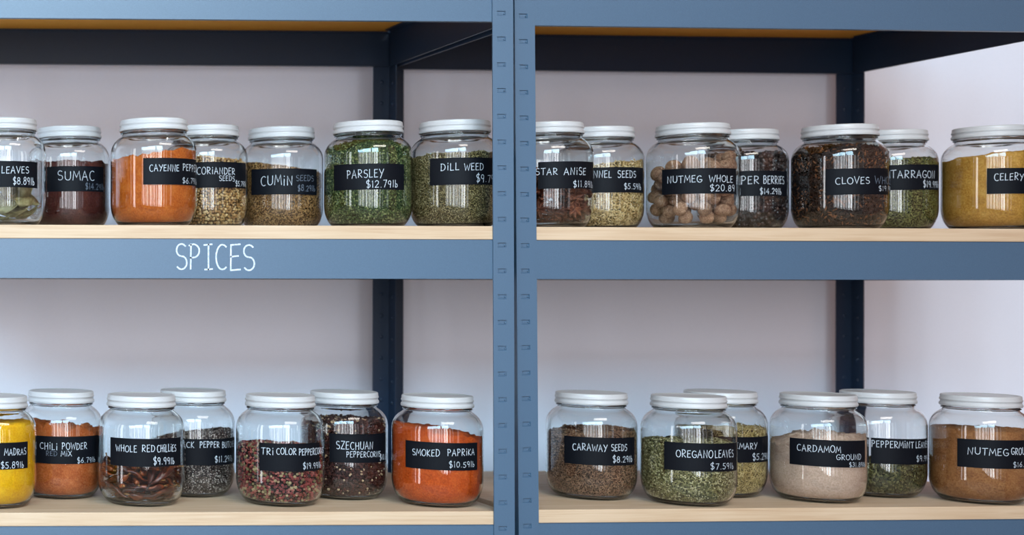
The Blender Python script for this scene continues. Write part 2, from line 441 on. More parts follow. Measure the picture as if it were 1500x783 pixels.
# ------------------------------------------------------------------ the jar
PROF = [(0, 3.0), (38, 2.6), (42.5, .8), (45.5, 0), (48, .5), (51, 2.5), (56, 7.5), (60.5, 14.5), (63.6, 23), (65.1, 32), (65.5, 41),
        (65.5, 76), (65.5, 109), (65.2, 117), (63.6, 124.5), (60.4, 131), (56.2, 136), (52.2, 139.2), (50.0, 140.8), (48.9, 141.8), (48.3, 143.0),
        (48.4, 144.0), (50.0, 144.8), (50.3, 145.6), (50.0, 146.4), (48.5, 147.2), (48.4, 148.4), (48.6, 162.6), (47.6, 163.3)]
INN = [(46.3, 162.8), (46.2, 147), (46.3, 143.2), (47.4, 140.6), (50.4, 138), (54.8, 134.6), (59.1, 129.6), (62.1, 123.8), (63.6, 117), (63.9, 109),
       (63.9, 76), (63.9, 41), (63.5, 32.5), (61.9, 23.6), (58.6, 15.4), (53.6, 8.6), (47.5, 5.6), (38, 5.0), (0, 5.0)]
mm_ = lambda p: [(r / 1000, z / 1000) for r, z in p]
ME_GLASS = lathe('glass_body', mm_(catmull(PROF, 4) + catmull(INN, 4)), 112)
LID = [(0, 164.6), (44, 164.6), (46.4, 164.8), (47.6, 165.7), (49.4, 165.7), (50.7, 165.0), (51.1, 163.6), (51.1, 160.0), (51.7, 159.5), (52.0, 158.6), (51.9, 157.4), (51.3, 156.9),
       (50.9, 156.2), (50.9, 154.2), (51.4, 153.4), (52.1, 152.6), (52.4, 151.2), (52.3, 149.4), (51.7, 148.5), (50.9, 148.4), (50.5, 149.2), (50.4, 163.4), (0, 163.5)]
ME_LID = lathe('lid', mm_(LID), 96)
_iz = np.array([z for r, z in INN][::-1]); _ir = np.array([r for r, z in INN][::-1])
_dense = catmull(INN, 6)[::-1]
_dz = np.array([p[1] for p in _dense]); _dr = np.array([p[0] for p in _dense])
_o = np.argsort(_dz, kind='stable'); _dz, _dr = _dz[_o] / 1000, _dr[_o] / 1000
def r_in(z): return np.interp(z, _dz, _dr)

R_OUT = .0655
class Jar:
    def __init__(s, u, v, upper, label, dy=0.0):
        zb = Z_UP if upper else Z_LOW
        if not upper and u > 740: zb -= .0015
        r, z = (.0515, zb + .165) if upper else (.047, zb)
        p = on_z(u, v, z); d = Vector((p.x - EYE.x, p.y - EYE.y, 0)).normalized()
        c = p + d * (r + dy); s.c = Vector((c.x, c.y, zb + .0002)); s.d = d; s.e = Vector((d.y, -d.x, 0))
        s.dist = math.hypot(s.c.x - EYE.x, s.c.y - EYE.y)
        s.root = empty('spice_jar', s.c)
        tag(s.root, label, 'jar', 'white lidded spice jars on the %s shelf' % ('upper' if upper else 'lower'))
        link('glass_body', ME_GLASS, M_GLASS, s.root); link('lid', ME_LID, M_LID, s.root)
        s.lim = math.acos(R_OUT / s.dist)
    def hit(s, u, v, r):
        """picture point -> (angle round the jar, height above its base)"""
        dd = ray(u, v); o = EYE - s.c
        A = dd.x ** 2 + dd.y ** 2; B = o.x * dd.x + o.y * dd.y; Cc = o.x ** 2 + o.y ** 2 - r * r; D = B * B - A * Cc
        if D < 0:
            sgn = 1 if (-(o.x * s.e.x + o.y * s.e.y)) is None else (1 if (dd.x * s.e.x + dd.y * s.e.y) * 1.0 > 0 else -1)
            t = -B / A; return sgn * s.lim, o.z + dd.z * t
        t = (-B - math.sqrt(D)) / A; p = o + dd * t
        return math.atan2(p.x * s.e.x + p.y * s.e.y, -(p.x * s.d.x + p.y * s.d.y)), p.z
    def at(s, phi, z, r):
        q = -s.d * (math.cos(phi) * r) + s.e * (math.sin(phi) * r); return (q.x, q.y, z)
    def put_label(s, uL, uR, vT, vB, lines, seed, arc_len=.100):
        um = uL + 30 if uL is not None else uR - 30
        zt, zb = s.hit(um, vT, R_OUT)[1], s.hit(um, vB, R_OUT)[1]
        if uL is not None: a0 = s.hit(uL, vT, R_OUT)[0]; a1 = s.hit(uR, vT, R_OUT)[0] if uR is not None else a0 + arc_len / R_OUT
        else: a1 = s.hit(uR, vT, R_OUT)[0]; a0 = a1 - arc_len / R_OUT
        n = 28; b = MB(); r0, r1 = R_OUT + .00005, R_OUT + .0004
        rr = random.Random(seed); tl = rr.uniform(-.0006, .0006)
        def P(k, z, r): return s.at(a0 + (a1 - a0) * k / n, z + tl * (2 * k / n - 1), r)
        for k in range(n):
            b.quad(P(k, zb, r1), P(k + 1, zb, r1), P(k + 1, zt, r1), P(k, zt, r1))
            b.quad(P(k, zb, r0), P(k, zt, r0), P(k + 1, zt, r0), P(k + 1, zb, r0))
            b.quad(P(k, zt, r0), P(k, zt, r1), P(k + 1, zt, r1), P(k + 1, zt, r0))
            b.quad(P(k, zb, r0), P(k + 1, zb, r0), P(k + 1, zb, r1), P(k, zb, r1))
        b.quad(P(0, zb, r0), P(0, zb, r1), P(0, zt, r1), P(0, zt, r0)); b.quad(P(n, zb, r0), P(n, zt, r0), P(n, zt, r1), P(n, zb, r1))
        lab = link('chalkboard_label', b.mesh('chalkboard_label'), M_LABEL, s.root, True)
        by = {}
        for ln in lines:
            txt, u0, u1, va, vb = ln[:5]; faint = len(ln) > 5
            p0, z1_ = s.hit(u0, va, R_OUT); p1, _ = s.hit(u1, va, R_OUT); z0_ = s.hit((u0 + u1) / 2, vb, R_OUT)[1]
            z1_ = s.hit((u0 + u1) / 2, va, R_OUT)[1]
            V, Fc = ribbon(strokes(txt, p0 * R_OUT, p1 * R_OUT, z0_, z1_, rr), min(.00085, max(.00055, (z1_ - z0_) * .08)))
            L = by.setdefault(faint, ([], [])); o = len(L[0])
            L[0].extend(s.at(x / R_OUT, z, R_OUT + .0006) for x, z in V); L[1].extend(tuple(o + i for i in f) for f in Fc)
        for faint, (V, Fc) in by.items():
            me = bpy.data.meshes.new('lettering'); me.from_pydata(V, [], Fc); me.update()
            t = link('lettering', me, M_FAINT if faint else M_CHALK, lab)
            if faint: t['label'] = 'faded grey handwriting'
            else: t['label'] = 'white chalk handwriting reading ' + ' '.join(l[0] for l in lines if len(l) == 5)

# ------------------------------------------------------------------ what is in the jars
def ico(sub):
    import bmesh
    bm = bmesh.new(); bmesh.ops.create_icosphere(bm, subdivisions=sub, radius=1)
    bm.verts.ensure_lookup_table(); V = np.array([v.co[:] for v in bm.verts]); T = np.array([[v.index for v in f.verts] for f in bm.faces]); bm.free(); return V, T
ICO1, ICO2 = ico(1), ico(2)

class Fill:
    def __init__(s, jar, h0, tx=0, ty=0, mound=0, amp=.002, freq=45, seed=0):
        s.j, s.h0, s.tx, s.ty, s.m, s.a, s.fq, s.sd = jar, h0, tx, ty, mound, amp, freq, seed
        s.d = jar.d; s.e = jar.e
    def h(s, x, y):
        R = .0639; rx = (x * s.e.x + y * s.e.y) / R; ry = (x * s.d.x + y * s.d.y) / R
        n = noise.noise((x * s.fq + s.sd * 7.3, y * s.fq, s.sd * 1.7)) + .55 * noise.noise((x * s.fq * 3, y * s.fq * 3 + 5, s.sd * 3.1)) + .3 * noise.noise((x * s.fq * 8, y * s.fq * 8, s.sd * 5.3))
        return min(.150, s.h0 + s.tx * rx + s.ty * ry + s.m * (1 - rx * rx - ry * ry) + s.a * n)
    def core(s, inset, nt=220, rows=26, rings=24):
        V, T = [], []
        tops = []
        for k in range(nt):
            a = 2 * math.pi * k / nt; ca, sa = math.cos(a), math.sin(a)
            z = s.h0
            for _ in range(3): rr = float(r_in(z)); z = s.h(rr * ca, rr * sa)
            tops.append(z)
            for i in range(rows):
                zz = .0054 + (z - .0054) * (i / (rows - 1)) ** .85; r = max(float(r_in(zz)) - inset, .001); V.append((r * ca, r * sa, zz))
        for k in range(nt):
            j = (k + 1) % nt
            for i in range(rows - 1):
                a, b, c, d = k * rows + i, j * rows + i, j * rows + i + 1, k * rows + i + 1; T += [(a, b, c), (a, c, d)]
        base = len(V)
        for q in range(1, rings):
            f = 1 - q / rings
            for k in range(nt):
                a = 2 * math.pi * k / nt; r = max(float(r_in(tops[k])) - inset, .001) * f
                x, y = r * math.cos(a), r * math.sin(a); zz = s.h(x, y); b_ = f ** 4
                V.append((x, y, zz * (1 - b_) + tops[k] * b_))
        V.append((0, 0, s.h(0, 0))); ctr = len(V) - 1
        prev = [k * rows + rows - 1 for k in range(nt)]
        for q in range(1, rings):
            cur = [base + (q - 1) * nt + k for k in range(nt)]
            for k in range(nt):
                j = (k + 1) % nt; T += [(prev[k], prev[j], cur[j]), (prev[k], cur[j], cur[k])]
            prev = cur
        for k in range(nt): T.append((prev[k], prev[(k + 1) % nt], ctr))
        # underside
        V.append((0, 0, .0056)); b0 = len(V) - 1
        for k in range(nt): T.append((((k + 1) % nt) * rows, k * rows, b0))
        return np.array(V), np.array(T), np.array(tops)

def powder_fill(name, jar, label, mat, **kw):
    f = Fill(jar, **kw); V, T, _ = f.core(.0003)
    o = link(name, tri_mesh(name, V, T), mat); o.location = jar.c
    tag(o, label, 'spice', None, 'stuff'); return o

def grain_fill(name, jar, label, core_mat, mat, size, pitch, shape='ball', flat=False, lying=.5, layers=1, **kw):
    """size = half axes of one grain; grains are strewn over the wall and the top of the heap"""
    f = Fill(jar, **kw); inset = min(size) * 1.6 + .0006
    V, T, tops = f.core(inset); mi = [0] * len(T)
    P, N = [], []
    sm = min(size)
    nz = int((max(tops) + .004) / pitch)
    for i in range(nz):
        z = .0066 + i * pitch; R = float(r_in(z)); n = max(8, int(2 * math.pi * R / pitch)); off = rng.random()
        for k in range(n):
            a = 2 * math.pi * (k + off + rng.normal() * .2) / n; zz = z + rng.normal() * pitch * .22
            rr = float(r_in(zz)) - sm * 1.05 - .0003 - abs(rng.normal()) * sm * .7
            x, y = rr * math.cos(a), rr * math.sin(a)
            if zz < .0054 + sm or zz > f.h(x, y) + rng.normal() * sm: continue
            P.append((x, y, zz)); N.append((math.cos(a), math.sin(a), 0))
    nr = int(.062 / pitch)
    for i in range(-nr, nr + 1):
        for k in range(-nr, nr + 1):
            x = (i + rng.normal() * .25) * pitch; y = (k + rng.normal() * .25) * pitch; z = f.h(x, y); r = math.hypot(x, y)
            if r > float(r_in(z)) - max(size) * 1.02: continue
            P.append((x, y, z + rng.uniform(-.3, .6) * sm)); N.append((0, 0, 1))
    P = np.array(P); N = np.array(N); n = len(P)
    BV, BT = ICO2 if shape == 'ball' else ICO1
    up = np.tile([0., 0, 1], (n, 1)); up[np.abs(N[:, 2]) > .9] = (1, 0, 0)
    T1 = np.cross(up, N); T1 /= np.linalg.norm(T1, axis=1)[:, None]; T2 = np.cross(N, T1)
    ang = rng.random(n) * 2 * math.pi
    A = T1 * np.cos(ang)[:, None] + T2 * np.sin(ang)[:, None]; B = -T1 * np.sin(ang)[:, None] + T2 * np.cos(ang)[:, None]
    til = rng.normal(size=n) * lying * .5
    A2 = A * np.cos(til)[:, None] + N * np.sin(til)[:, None]; N2 = N * np.cos(til)[:, None] - A * np.sin(til)[:, None]
    sv = np.array(size) * (1 + rng.normal(size=(n, 1)) * .12)
    G = (P[:, None, :] + BV[None, :, 0:1] * A2[:, None, :] * sv[:, None, 0:1] + BV[None, :, 1:2] * B[:, None, :] * sv[:, None, 1:2]
         + BV[None, :, 2:3] * N2[:, None, :] * sv[:, None, 2:3])
    nb = len(BV); GT = (BT[None] + (np.arange(n) * nb)[:, None, None] + len(V)).reshape(-1, 3)
    # keep every grain inside the glass
    G = G.reshape(-1, 3); rad = np.hypot(G[:, 0], G[:, 1]); lim = r_in(G[:, 2]) - .0002; k = np.minimum(1, lim / np.maximum(rad, 1e-6)); G[:, 0] *= k; G[:, 1] *= k
    G[:, 2] = np.maximum(G[:, 2], .0053)
    me = tri_mesh(name, np.vstack([V, G]), np.vstack([T, GT]), mi + [1] * len(GT))
    o = bpy.data.objects.new(name, me); COL.objects.link(o); me.materials.append(core_mat); me.materials.append(mat)
    o.location = jar.c; tag(o, label, 'spice', None, 'stuff'); return o

def pack(jar, make, count, z_max, seed, tries=60, wall_bias=.75, r_max=.0630):
    """drop items (chains of spheres) into the jar one at a time, each to the lowest free spot"""
    rr = random.Random(seed); placed = []; out = []
    for _ in range(count):
        best = None
        for _t in range(tries):
            it, rot = make(rr)
            a = rr.uniform(0, 2 * math.pi); rad = .056 * (rr.uniform(wall_bias, 1) if rr.random() < .8 else math.sqrt(rr.random()))
            cx, cy = rad * math.cos(a), rad * math.sin(a)
            ok = True
            for (x, y, z, r) in it:
                if math.hypot(cx + x, cy + y) + r > r_max: ok = False; break
            if not ok: continue
            zf = max(.0075 + r - z + max(0, (math.hypot(cx + x, cy + y) + r - .048)) * .9 for (x, y, z, r) in it)
            for (px, py, pz, pr) in placed:
                for (x, y, z, r) in it:
                    d2 = (cx + x - px) ** 2 + (cy + y - py) ** 2; s = pr + r
                    if d2 < s * s: zf = max(zf, pz + math.sqrt(s * s - d2) - z)
            top = max(zf + z + r for (x, y, z, r) in it)
            if top > z_max(cx, cy): continue
            if best is None or zf < best[0]: best = (zf, cx, cy, it, rot)
        if best is None: continue
        zf, cx, cy, it, rot = best
        placed += [(cx + x, cy + y, zf + z, r) for (x, y, z, r) in it]
        out.append((Vector((cx, cy, zf)), rot))
    return out

def rrot(rr, tilt):
    return Matrix.Rotation(rr.uniform(0, 6.283), 3, 'Z') @ Matrix.Rotation(rr.gauss(0, tilt), 3, 'Y') @ Matrix.Rotation(rr.uniform(0, 6.283), 3, 'X')

# colours
def C4(*l): return [srgb(*c) for c in l]
g = srgb
J = {}
def jar(key, u, v, upper, label, lab=None, lines=(), dy=0.0):
    j = Jar(u, v, upper, label, dy); J[key] = j
    if lab: j.put_label(*lab, lines, len(J) * 13 + 1)
    return j

# ---- upper shelf, left to right
jar('bay', 5, 172, True, 'spice jar labelled LEAVES cut by the left edge, dried leaves inside',
    (None, 54.4, 235.6, 274), [('LEAVES', 2.5, 42, 243.5, 253.5), ('$8.89lb', 19, 50, 259.5, 270)])
jar('sumac', 101, 184, True, 'spice jar labelled SUMAC with dark maroon powder, on the upper shelf',
    (69, None, 243, 280), [('SUMAC', 84.5, 138, 250.5, 264), ('$14.29lb', 125, 152, 269, 277.5, 1)])
jar('cayenne', 225, 172, True, 'spice jar labelled CAYENNE PEPPER with bright orange powder',
    (210, None, 231, 270), [('CAYENNE', 219, 262, 241, 250.5), ('PEPPER', 267.5, 287.3, 240.5, 250.5), ('$6.79lb', 267, 287.2, 260.5, 268.5)])
jar('coriander', 301.5, 182, True, 'spice jar labelled CORIANDER SEEDS, partly behind the cayenne jar',
    (None, 359.8, 237, 274.6), [('CORiANDER', 288.6, 343.7, 245, 255), ('SEEDS', 320.8, 343.5, 257.3, 264.8), ('$5.79lb', 344.8, 359.3, 265, 272.5)])
jar('cumin', 412, 185, True, 'spice jar labelled CUMIN SEEDS, sloping brown seeds inside',
    (368.5, 463.7, 247, 284.8), [('CUMiN', 382.5, 428.5, 257, 271), ('SEEDS', 433.6, 459, 256.7, 265, 1), ('$8.29lb', 436, 461, 271, 279.5, 1)])
jar('parsley', 539, 176, True, 'spice jar labelled PARSLEY, filled to the neck with green flakes',
    (489.4, 591.5, 240, 278), [('PARSLEY', 508.5, 561.7, 248, 260), ('$12.79lb', 536.6, 582, 263.5, 274)])
jar('dill', 666, 175, True, 'spice jar labelled DILL WEED, touching the left centre post',
    (630, None, 231, 270.5), [('DiLL', 645.7, 672.8, 239.5, 249.5), ('WEED', 680, 708, 239, 249), ('$9.79lb', 697.5, 728, 255.5, 266.5)])
jar('star', 802, 178, True, 'spice jar labelled STAR ANISE, half hidden by the right centre post',
    (None, 868.7, 236, 275.6), [('STAR', 784.8, 816.7, 246, 256), ('ANiSE', 826, 857.6, 245.7, 256), ('$11.89lb', 839.4, 867.5, 265, 274)])
jar('fennel', 877, 185, True, 'spice jar with pale seeds, label ending NNEL SEEDS, behind the star anise jar',
    (None, 941.5, 244.5, 281.5), [('FENNEL', 857, 896, 250, 260), ('SEEDS', 904.5, 931, 250, 260), ('$5.59lb', 914, 938.5, 268.5, 277)])
jar('nutmeg', 1014.5, 180, True, 'spice jar labelled NUTMEG WHOLE, full of round brown nutmegs',
    (970, 1078, 247, 284), [('NUTMEG', 977.7, 1028, 257, 267), ('WHOLE', 1038.5, 1073, 256.5, 266.5), ('$20.89', 1039.8, 1075.5, 270.5, 279.5)])
jar('juniper', 1087, 189, True, 'spice jar with black berries, label ending PER BERRIES, behind the whole nutmeg jar',
    (None, 1152.5, 249.6, 286.6), [('JUNiPER', 1052, 1111.8, 258, 269.5), ('BERRiES', 1118, 1148, 257.5, 269), ('$14.29lb', 1113, 1144, 275.3, 284)])
jar('cloves', 1230, 182, True, 'spice jar labelled CLOVES, filled to the neck with dark brown cloves',
    (1209, None, 246.5, 284.8), [('CLOVES', 1223.7, 1273.5, 259, 269), ('WHOLE', 1281, 1304, 258.5, 269, 1), ('$19.99', 1286.8, 1303.5, 272.5, 279.5)])
jar('tarragon', 1303, 190, True, 'spice jar labelled TARRAGON with olive green flakes, behind the cloves jar',
    (None, 1374, 240.6, 277.6), [('TARRAGON', 1305, 1368.5, 249, 260), ('$19.99lb', 1352, 1374, 264.5, 274)])
jar('celery', 1452.5, 184, True, 'spice jar labelled CELERY with golden brown powder, at the right edge',
    (1445.6, None, 246, 283.6), [('CELERY', 1456.3, 1499, 253.5, 263.7)])
# ---- lower shelf
jar('madras', -10, 745, False, 'spice jar of bright yellow powder cut by the left edge, on the lower shelf',
    (None, 40.4, 648, 687), [('MADRAS', 6.4, 37.8, 656.5, 666), ('$5.89lb', 1.3, 34.5, 676, 685)])
jar('chili', 89, 731, False, 'spice jar labelled CHILI POWDER RED MIX, beside the yellow powder jar',
    (50, 144.5, 638.7, 678.8), [('CHiLi', 58.8, 84.3, 648, 657.6), ('POWDER', 90.7, 127, 648, 657.6), ('RED', 67.7, 83.8, 660, 667, 1), ('MiX', 89.4, 104.8, 660, 667.5), ('$6.79lb', 113, 139, 669.5, 677)])
jar('redchili', 206.5, 742, False, 'spice jar labelled WHOLE RED CHILLIES, less than half full',
    (162, 264, 641.7, 682.6), [('WHOLE', 170, 200.5, 651, 661), ('RED', 208, 227, 651, 661), ('CHiLLiES', 230, 257.5, 650.5, 661), ('$9.99lb', 224.7, 255, 669.5, 679.5)])
jar('blackpepper', 282, 731, False, 'spice jar of cracked black pepper, label reading ACK PEPPER BUTCHER',
    (None, 343, 642.6, 681), [('BLACK', 255, 284.6, 646.5, 655), ('PEPPER', 292.6, 321, 646, 655), ('BUTCHER', 325, 343, 646.5, 655), ('$11.29lb', 314.5, 339.6, 667.5, 676)], .020)
jar('tricolor', 410, 742, False, 'spice jar labelled TRI COLOR PEPPERCORNS, red and green peppercorns inside',
    (379.8, None, 649, 690), [('TRi', 383, 401, 656, 665.5), ('COLOR', 405, 434, 656, 665.5), ('PEPPERCORNS', 437.8, 473, 656, 665.5), ('$19.99lb', 443.7, 469.5, 677, 685.5)])
jar('szechuan', 503.5, 732, False, 'spice jar labelled SZECHUAN PEPPERCORNS, dark speckled husks inside',
    (482.7, None, 635.5, 677.4), [('SZECHUAN', 492.7, 546, 646.5, 657.5), ('PEPPERCORNS', 507.5, 557, 661, 669.2), ('$10.89', 556, 566.3, 664.5, 672.5)])
jar('paprika', 640, 743, False, 'spice jar labelled SMOKED PAPRIKA with rust orange powder, left of the centre posts',
    (594.4, 698.8, 647, 687), [('SMOKED', 604.5, 644.3, 657.5, 667), ('PAPRiKA', 655.3, 694.4, 657.5, 667), ('$10.59lb', 657.6, 694.4, 675.7, 684)])
jar('caraway', 865.5, 732, False, 'spice jar labelled CARAWAY SEEDS, right of the centre posts',
    (826.8, 929, 639.7, 680), [('CARAWAY', 839, 889.3, 650, 659.7), ('SEEDS', 895.3, 918, 650, 659.7), ('$8.29lb', 897.4, 925.6, 667.5, 676.5)])
jar('oregano', 1008, 741, False, 'spice jar labelled OREGANO LEAVES with pale green flakes',
    (973, 1078.5, 648, 689), [('OREGANO', 990.6, 1044, 659, 669.6), ('LEAVES', 1047, 1073.8, 659, 669.6), ('$7.59lb', 1040.5, 1073.8, 678, 686.7)])
jar('rosemary', 1054.5, 728, False, 'spice jar with straw coloured needles, label ending MARY, behind the oregano jar',
    (None, 1124.5, 639.7, 677), [('ROSEMARY', 1053, 1108.5, 648, 657), ('$5.29lb', 1102, 1124, 663.5, 672.5)])
jar('cardamom', 1198, 736, False, 'spice jar labelled CARDAMOM GROUND with pale beige powder',
    (1157, 1266.7, 643, 682), [('CARDAMOM', 1167.8, 1231.5, 652, 661.5), ('GROUND', 1225, 1260.7, 665, 673), ('$31.89lb', 1243.7, 1266.7, 676.5, 683)])
jar('peppermint', 1285, 728, False, 'spice jar labelled PEPPERMINT LEAVES, low fill of green leaf, behind the cardamom jar',
    (None, 1358.5, 642.6, 680), [('PEPPERMiNT', 1276.7, 1338, 646, 655.4), ('LEAVES', 1341, 1358, 646.5, 655.5), ('$9.99', 1342, 1357.5, 667, 675)])
jar('nutmegground', 1436, 738, False, 'spice jar labelled NUTMEG GROUND with brown powder, at the right edge',
    (1402.4, None, 643, 684.5), [('NUTMEG', 1417.4, 1477, 655.5, 666), ('GROUND', 1481, 1508, 655.5, 665.5), ('$16.99', 1484, 1507, 676.5, 683.5)])

# ---- powders
P_ = powder_fill
P_('sumac_powder', J['sumac'], 'dark maroon powder in the jar labelled SUMAC', powder('sumac', g(44, 20, 20), g(78, 36, 34), g(120, 64, 50)), h0=.108, tx=-.002, amp=.006, freq=60, seed=1)
P_('cayenne_powder', J['cayenne'], 'bright orange powder in the jar labelled CAYENNE PEPPER', powder('cayenne', g(150, 66, 14), g(198, 96, 24), g(220, 132, 58)), h0=.110, tx=.007, amp=.006, freq=50, seed=2)
P_('celery_powder', J['celery'], 'golden brown powder in the jar labelled CELERY', powder('celery', g(146, 100, 38), g(200, 142, 58), g(226, 182, 100)), h0=.120, tx=.008, amp=.004, seed=3)
P_('madras_powder', J['madras'], 'bright yellow powder in the jar at the left edge', powder('madras', g(214, 140, 0), g(240, 176, 6), g(250, 200, 40), .3), h0=.126, tx=0, amp=.004, seed=4)
P_('chili_powder', J['chili'], 'red orange powder in the jar labelled CHILI POWDER', powder('chili_powder', g(134, 60, 24), g(188, 94, 44), g(214, 134, 82)), h0=.111, tx=-.007, amp=.009, freq=55, seed=5)
P_('paprika_powder', J['paprika'], 'rust orange powder in the jar labelled SMOKED PAPRIKA', powder('paprika', g(150, 52, 12), g(204, 80, 20), g(224, 116, 50)), h0=.113, tx=-.010, amp=.006, freq=45, seed=6)
P_('cardamom_powder', J['cardamom'], 'pale beige powder in the jar labelled CARDAMOM GROUND', powder('cardamom', g(176, 142, 120), g(212, 178, 156), g(232, 204, 186)), h0=.094, tx=.004, ty=.006, mound=.008, amp=.008, freq=50, seed=7)
P_('nutmeg_powder', J['nutmegground'], 'brown powder in the jar labelled NUTMEG GROUND', powder('nutmeg_powder', g(112, 66, 34), g(162, 104, 58), g(194, 138, 90)), h0=.114, tx=.001, amp=.004, seed=8)

# ---- seeds, flakes and corns
def core(name, c): return powder(name, g(*[int(x * .45) for x in c]), g(*[int(x * .6) for x in c]), g(*[int(x * .75) for x in c]), .3)
G_ = grain_fill
SEED = (.0026, .0008, .0008)
G_('coriander_seed_fill', J['coriander'], 'round tan seeds in the jar labelled CORIANDER SEEDS', core('coriander_core', (150, 110, 62)),
   grain_mat('coriander', C4((196, 152, 92), (214, 176, 118), (176, 130, 74), (226, 194, 140), (160, 116, 66))), (.0019, .0018, .0018), .0041, 'ball', h0=.113, tx=-.008, amp=.002, seed=11)
G_('cumin_seed_fill', J['cumin'], 'brown seeds in the jar labelled CUMIN SEEDS', core('cumin_core', (110, 78, 42)),
   grain_mat('cumin', C4((158, 114, 66), (128, 90, 50), (190, 146, 92), (102, 70, 40), (170, 126, 76))), SEED, .0021, 'seed', h0=.101, tx=-.011, amp=.002, seed=12)
G_('parsley_flake_fill', J['parsley'], 'green flakes in the jar labelled PARSLEY', core('parsley_core', (52, 70, 28)),
   grain_mat('parsley', C4((58, 80, 34), (80, 100, 46), (42, 62, 26), (106, 120, 66), (66, 86, 38), (146, 150, 96))), (.0021, .0012, .0005), .0023, 'seed', lying=.9, h0=.124, mound=.016, amp=.005, seed=13)
G_('dill_flake_fill', J['dill'], 'olive flakes in the jar labelled DILL WEED', core('dill_core', (84, 74, 36)),
   grain_mat('dill', C4((132, 112, 68), (104, 90, 52), (160, 142, 96), (120, 106, 62), (190, 172, 126))), (.0019, .0006, .0005), .0019, 'seed', lying=.9, h0=.113, tx=.002, amp=.003, seed=14)
G_('fennel_seed_fill', J['fennel'], 'pale seeds in the jar whose label ends NNEL SEEDS', core('fennel_core', (140, 112, 58)),
   grain_mat('fennel', C4((204, 170, 112), (222, 190, 134), (176, 142, 86), (160, 132, 78), (230, 204, 152))), (.0032, .0011, .001), .0026, 'seed', h0=.103, tx=.007, amp=.003, seed=15)
G_('juniper_berry_fill', J['juniper'], 'black berries in the jar whose label ends PER BERRIES', core('juniper_core', (26, 18, 18)),
   grain_mat('juniper', C4((44, 28, 26), (30, 22, 26), (58, 36, 30), (38, 26, 30), (72, 46, 36)), .4, .5), (.0034, .0032, .0032), .006, 'ball', h0=.125, amp=.004, seed=16)
G_('clove_fill', J['cloves'], 'dark brown cloves in the jar labelled CLOVES', core('clove_core', (36, 22, 14)),
   grain_mat('clove', C4((50, 30, 20), (38, 24, 17), (66, 40, 25), (30, 20, 15), (54, 34, 23), (128, 78, 42), (44, 27, 19))), (.0046, .0013, .0013), .0034, 'seed', lying=1.0, h0=.128, mound=.006, amp=.003, seed=17)
G_('tarragon_flake_fill', J['tarragon'], 'olive green flakes in the jar labelled TARRAGON', core('tarragon_core', (66, 62, 26)),
   grain_mat('tarragon', C4((104, 102, 44), (126, 124, 60), (84, 84, 34), (144, 140, 80), (96, 88, 40))), (.0026, .001, .0005), .0024, 'seed', lying=.9, h0=.118, amp=.005, seed=18)
G_('cracked_pepper_fill', J['blackpepper'], 'cracked black pepper in the jar labelled ACK PEPPER', core('pepper_core', (44, 36, 34)),
   grain_mat('cracked_pepper', C4((62, 52, 50), (92, 78, 74), (44, 38, 38), (150, 134, 126), (70, 58, 56), (204, 190, 180))), (.0012, .001, .0009), .0018, 'seed', lying=1.2, h0=.094, tx=.010, amp=.002, seed=19)
G_('mixed_peppercorn_fill', J['tricolor'], 'red, green and black peppercorns in the jar labelled TRI COLOR PEPPERCORNS', core('tricolor_core', (60, 32, 26)),
   grain_mat('tricolor', C4((136, 44, 44), (156, 66, 60), (128, 116, 76), (48, 32, 32), (176, 100, 88), (106, 34, 38), (180, 158, 116), (128, 54, 52)), .5, .4), (.0022, .0021, .0021), .0041, 'ball', h0=.086, tx=-.003, amp=.003, seed=20)
G_('szechuan_husk_fill', J['szechuan'], 'dark husks with pale insides in the jar labelled SZECHUAN PEPPERCORNS', core('szechuan_core', (46, 24, 20)),
   grain_mat('szechuan', C4((78, 40, 36), (62, 32, 30), (96, 50, 42), (50, 28, 28), (84, 44, 38), (70, 36, 32), (58, 30, 30), (66, 36, 34), (80, 42, 38), (52, 28, 28), (206, 176, 138)), .5, .3), (.0020, .0017, .0016), .0033, 'ball', lying=1, h0=.124, amp=.004, seed=21)
G_('caraway_seed_fill', J['caraway'], 'brown seeds in the jar labelled CARAWAY SEEDS', core('caraway_core', (104, 74, 52)),
   grain_mat('caraway', C4((136, 98, 72), (112, 80, 58), (164, 124, 94), (92, 66, 50), (150, 110, 84))), (.0026, .0008, .0008), .0022, 'seed', h0=.103, tx=.004, ty=.004, amp=.004, seed=22)
G_('oregano_flake_fill', J['oregano'], 'pale green flakes in the jar labelled OREGANO LEAVES', core('oregano_core', (88, 80, 42)),
   grain_mat('oregano', C4((150, 140, 90), (174, 162, 114), (116, 108, 64), (208, 196, 152), (134, 128, 80), (94, 88, 52))), (.0020, .0014, .0005), .0022, 'seed', lying=1, h0=.095, amp=.004, seed=23)
G_('rosemary_needle_fill', J['rosemary'], 'straw coloured needles in the jar whose label ends MARY', core('rosemary_core', (126, 104, 54)),
   grain_mat('rosemary', C4((196, 168, 106), (170, 144, 86), (220, 194, 136), (148, 126, 72), (206, 180, 118))), (.0052, .0008, .0007), .0026, 'seed', lying=.5, h0=.108, amp=.003, seed=24)
G_('peppermint_leaf_fill', J['peppermint'], 'dark green leaf pieces in the jar labelled PEPPERMINT LEAVES', core('peppermint_core', (48, 48, 24)),
   grain_mat('peppermint', C4((80, 80, 42), (60, 62, 30), (104, 100, 56), (72, 70, 36), (126, 118, 74))), (.0034, .0018, .0006), .003, 'seed', lying=1, h0=.054, tx=.010, amp=.005, seed=25)

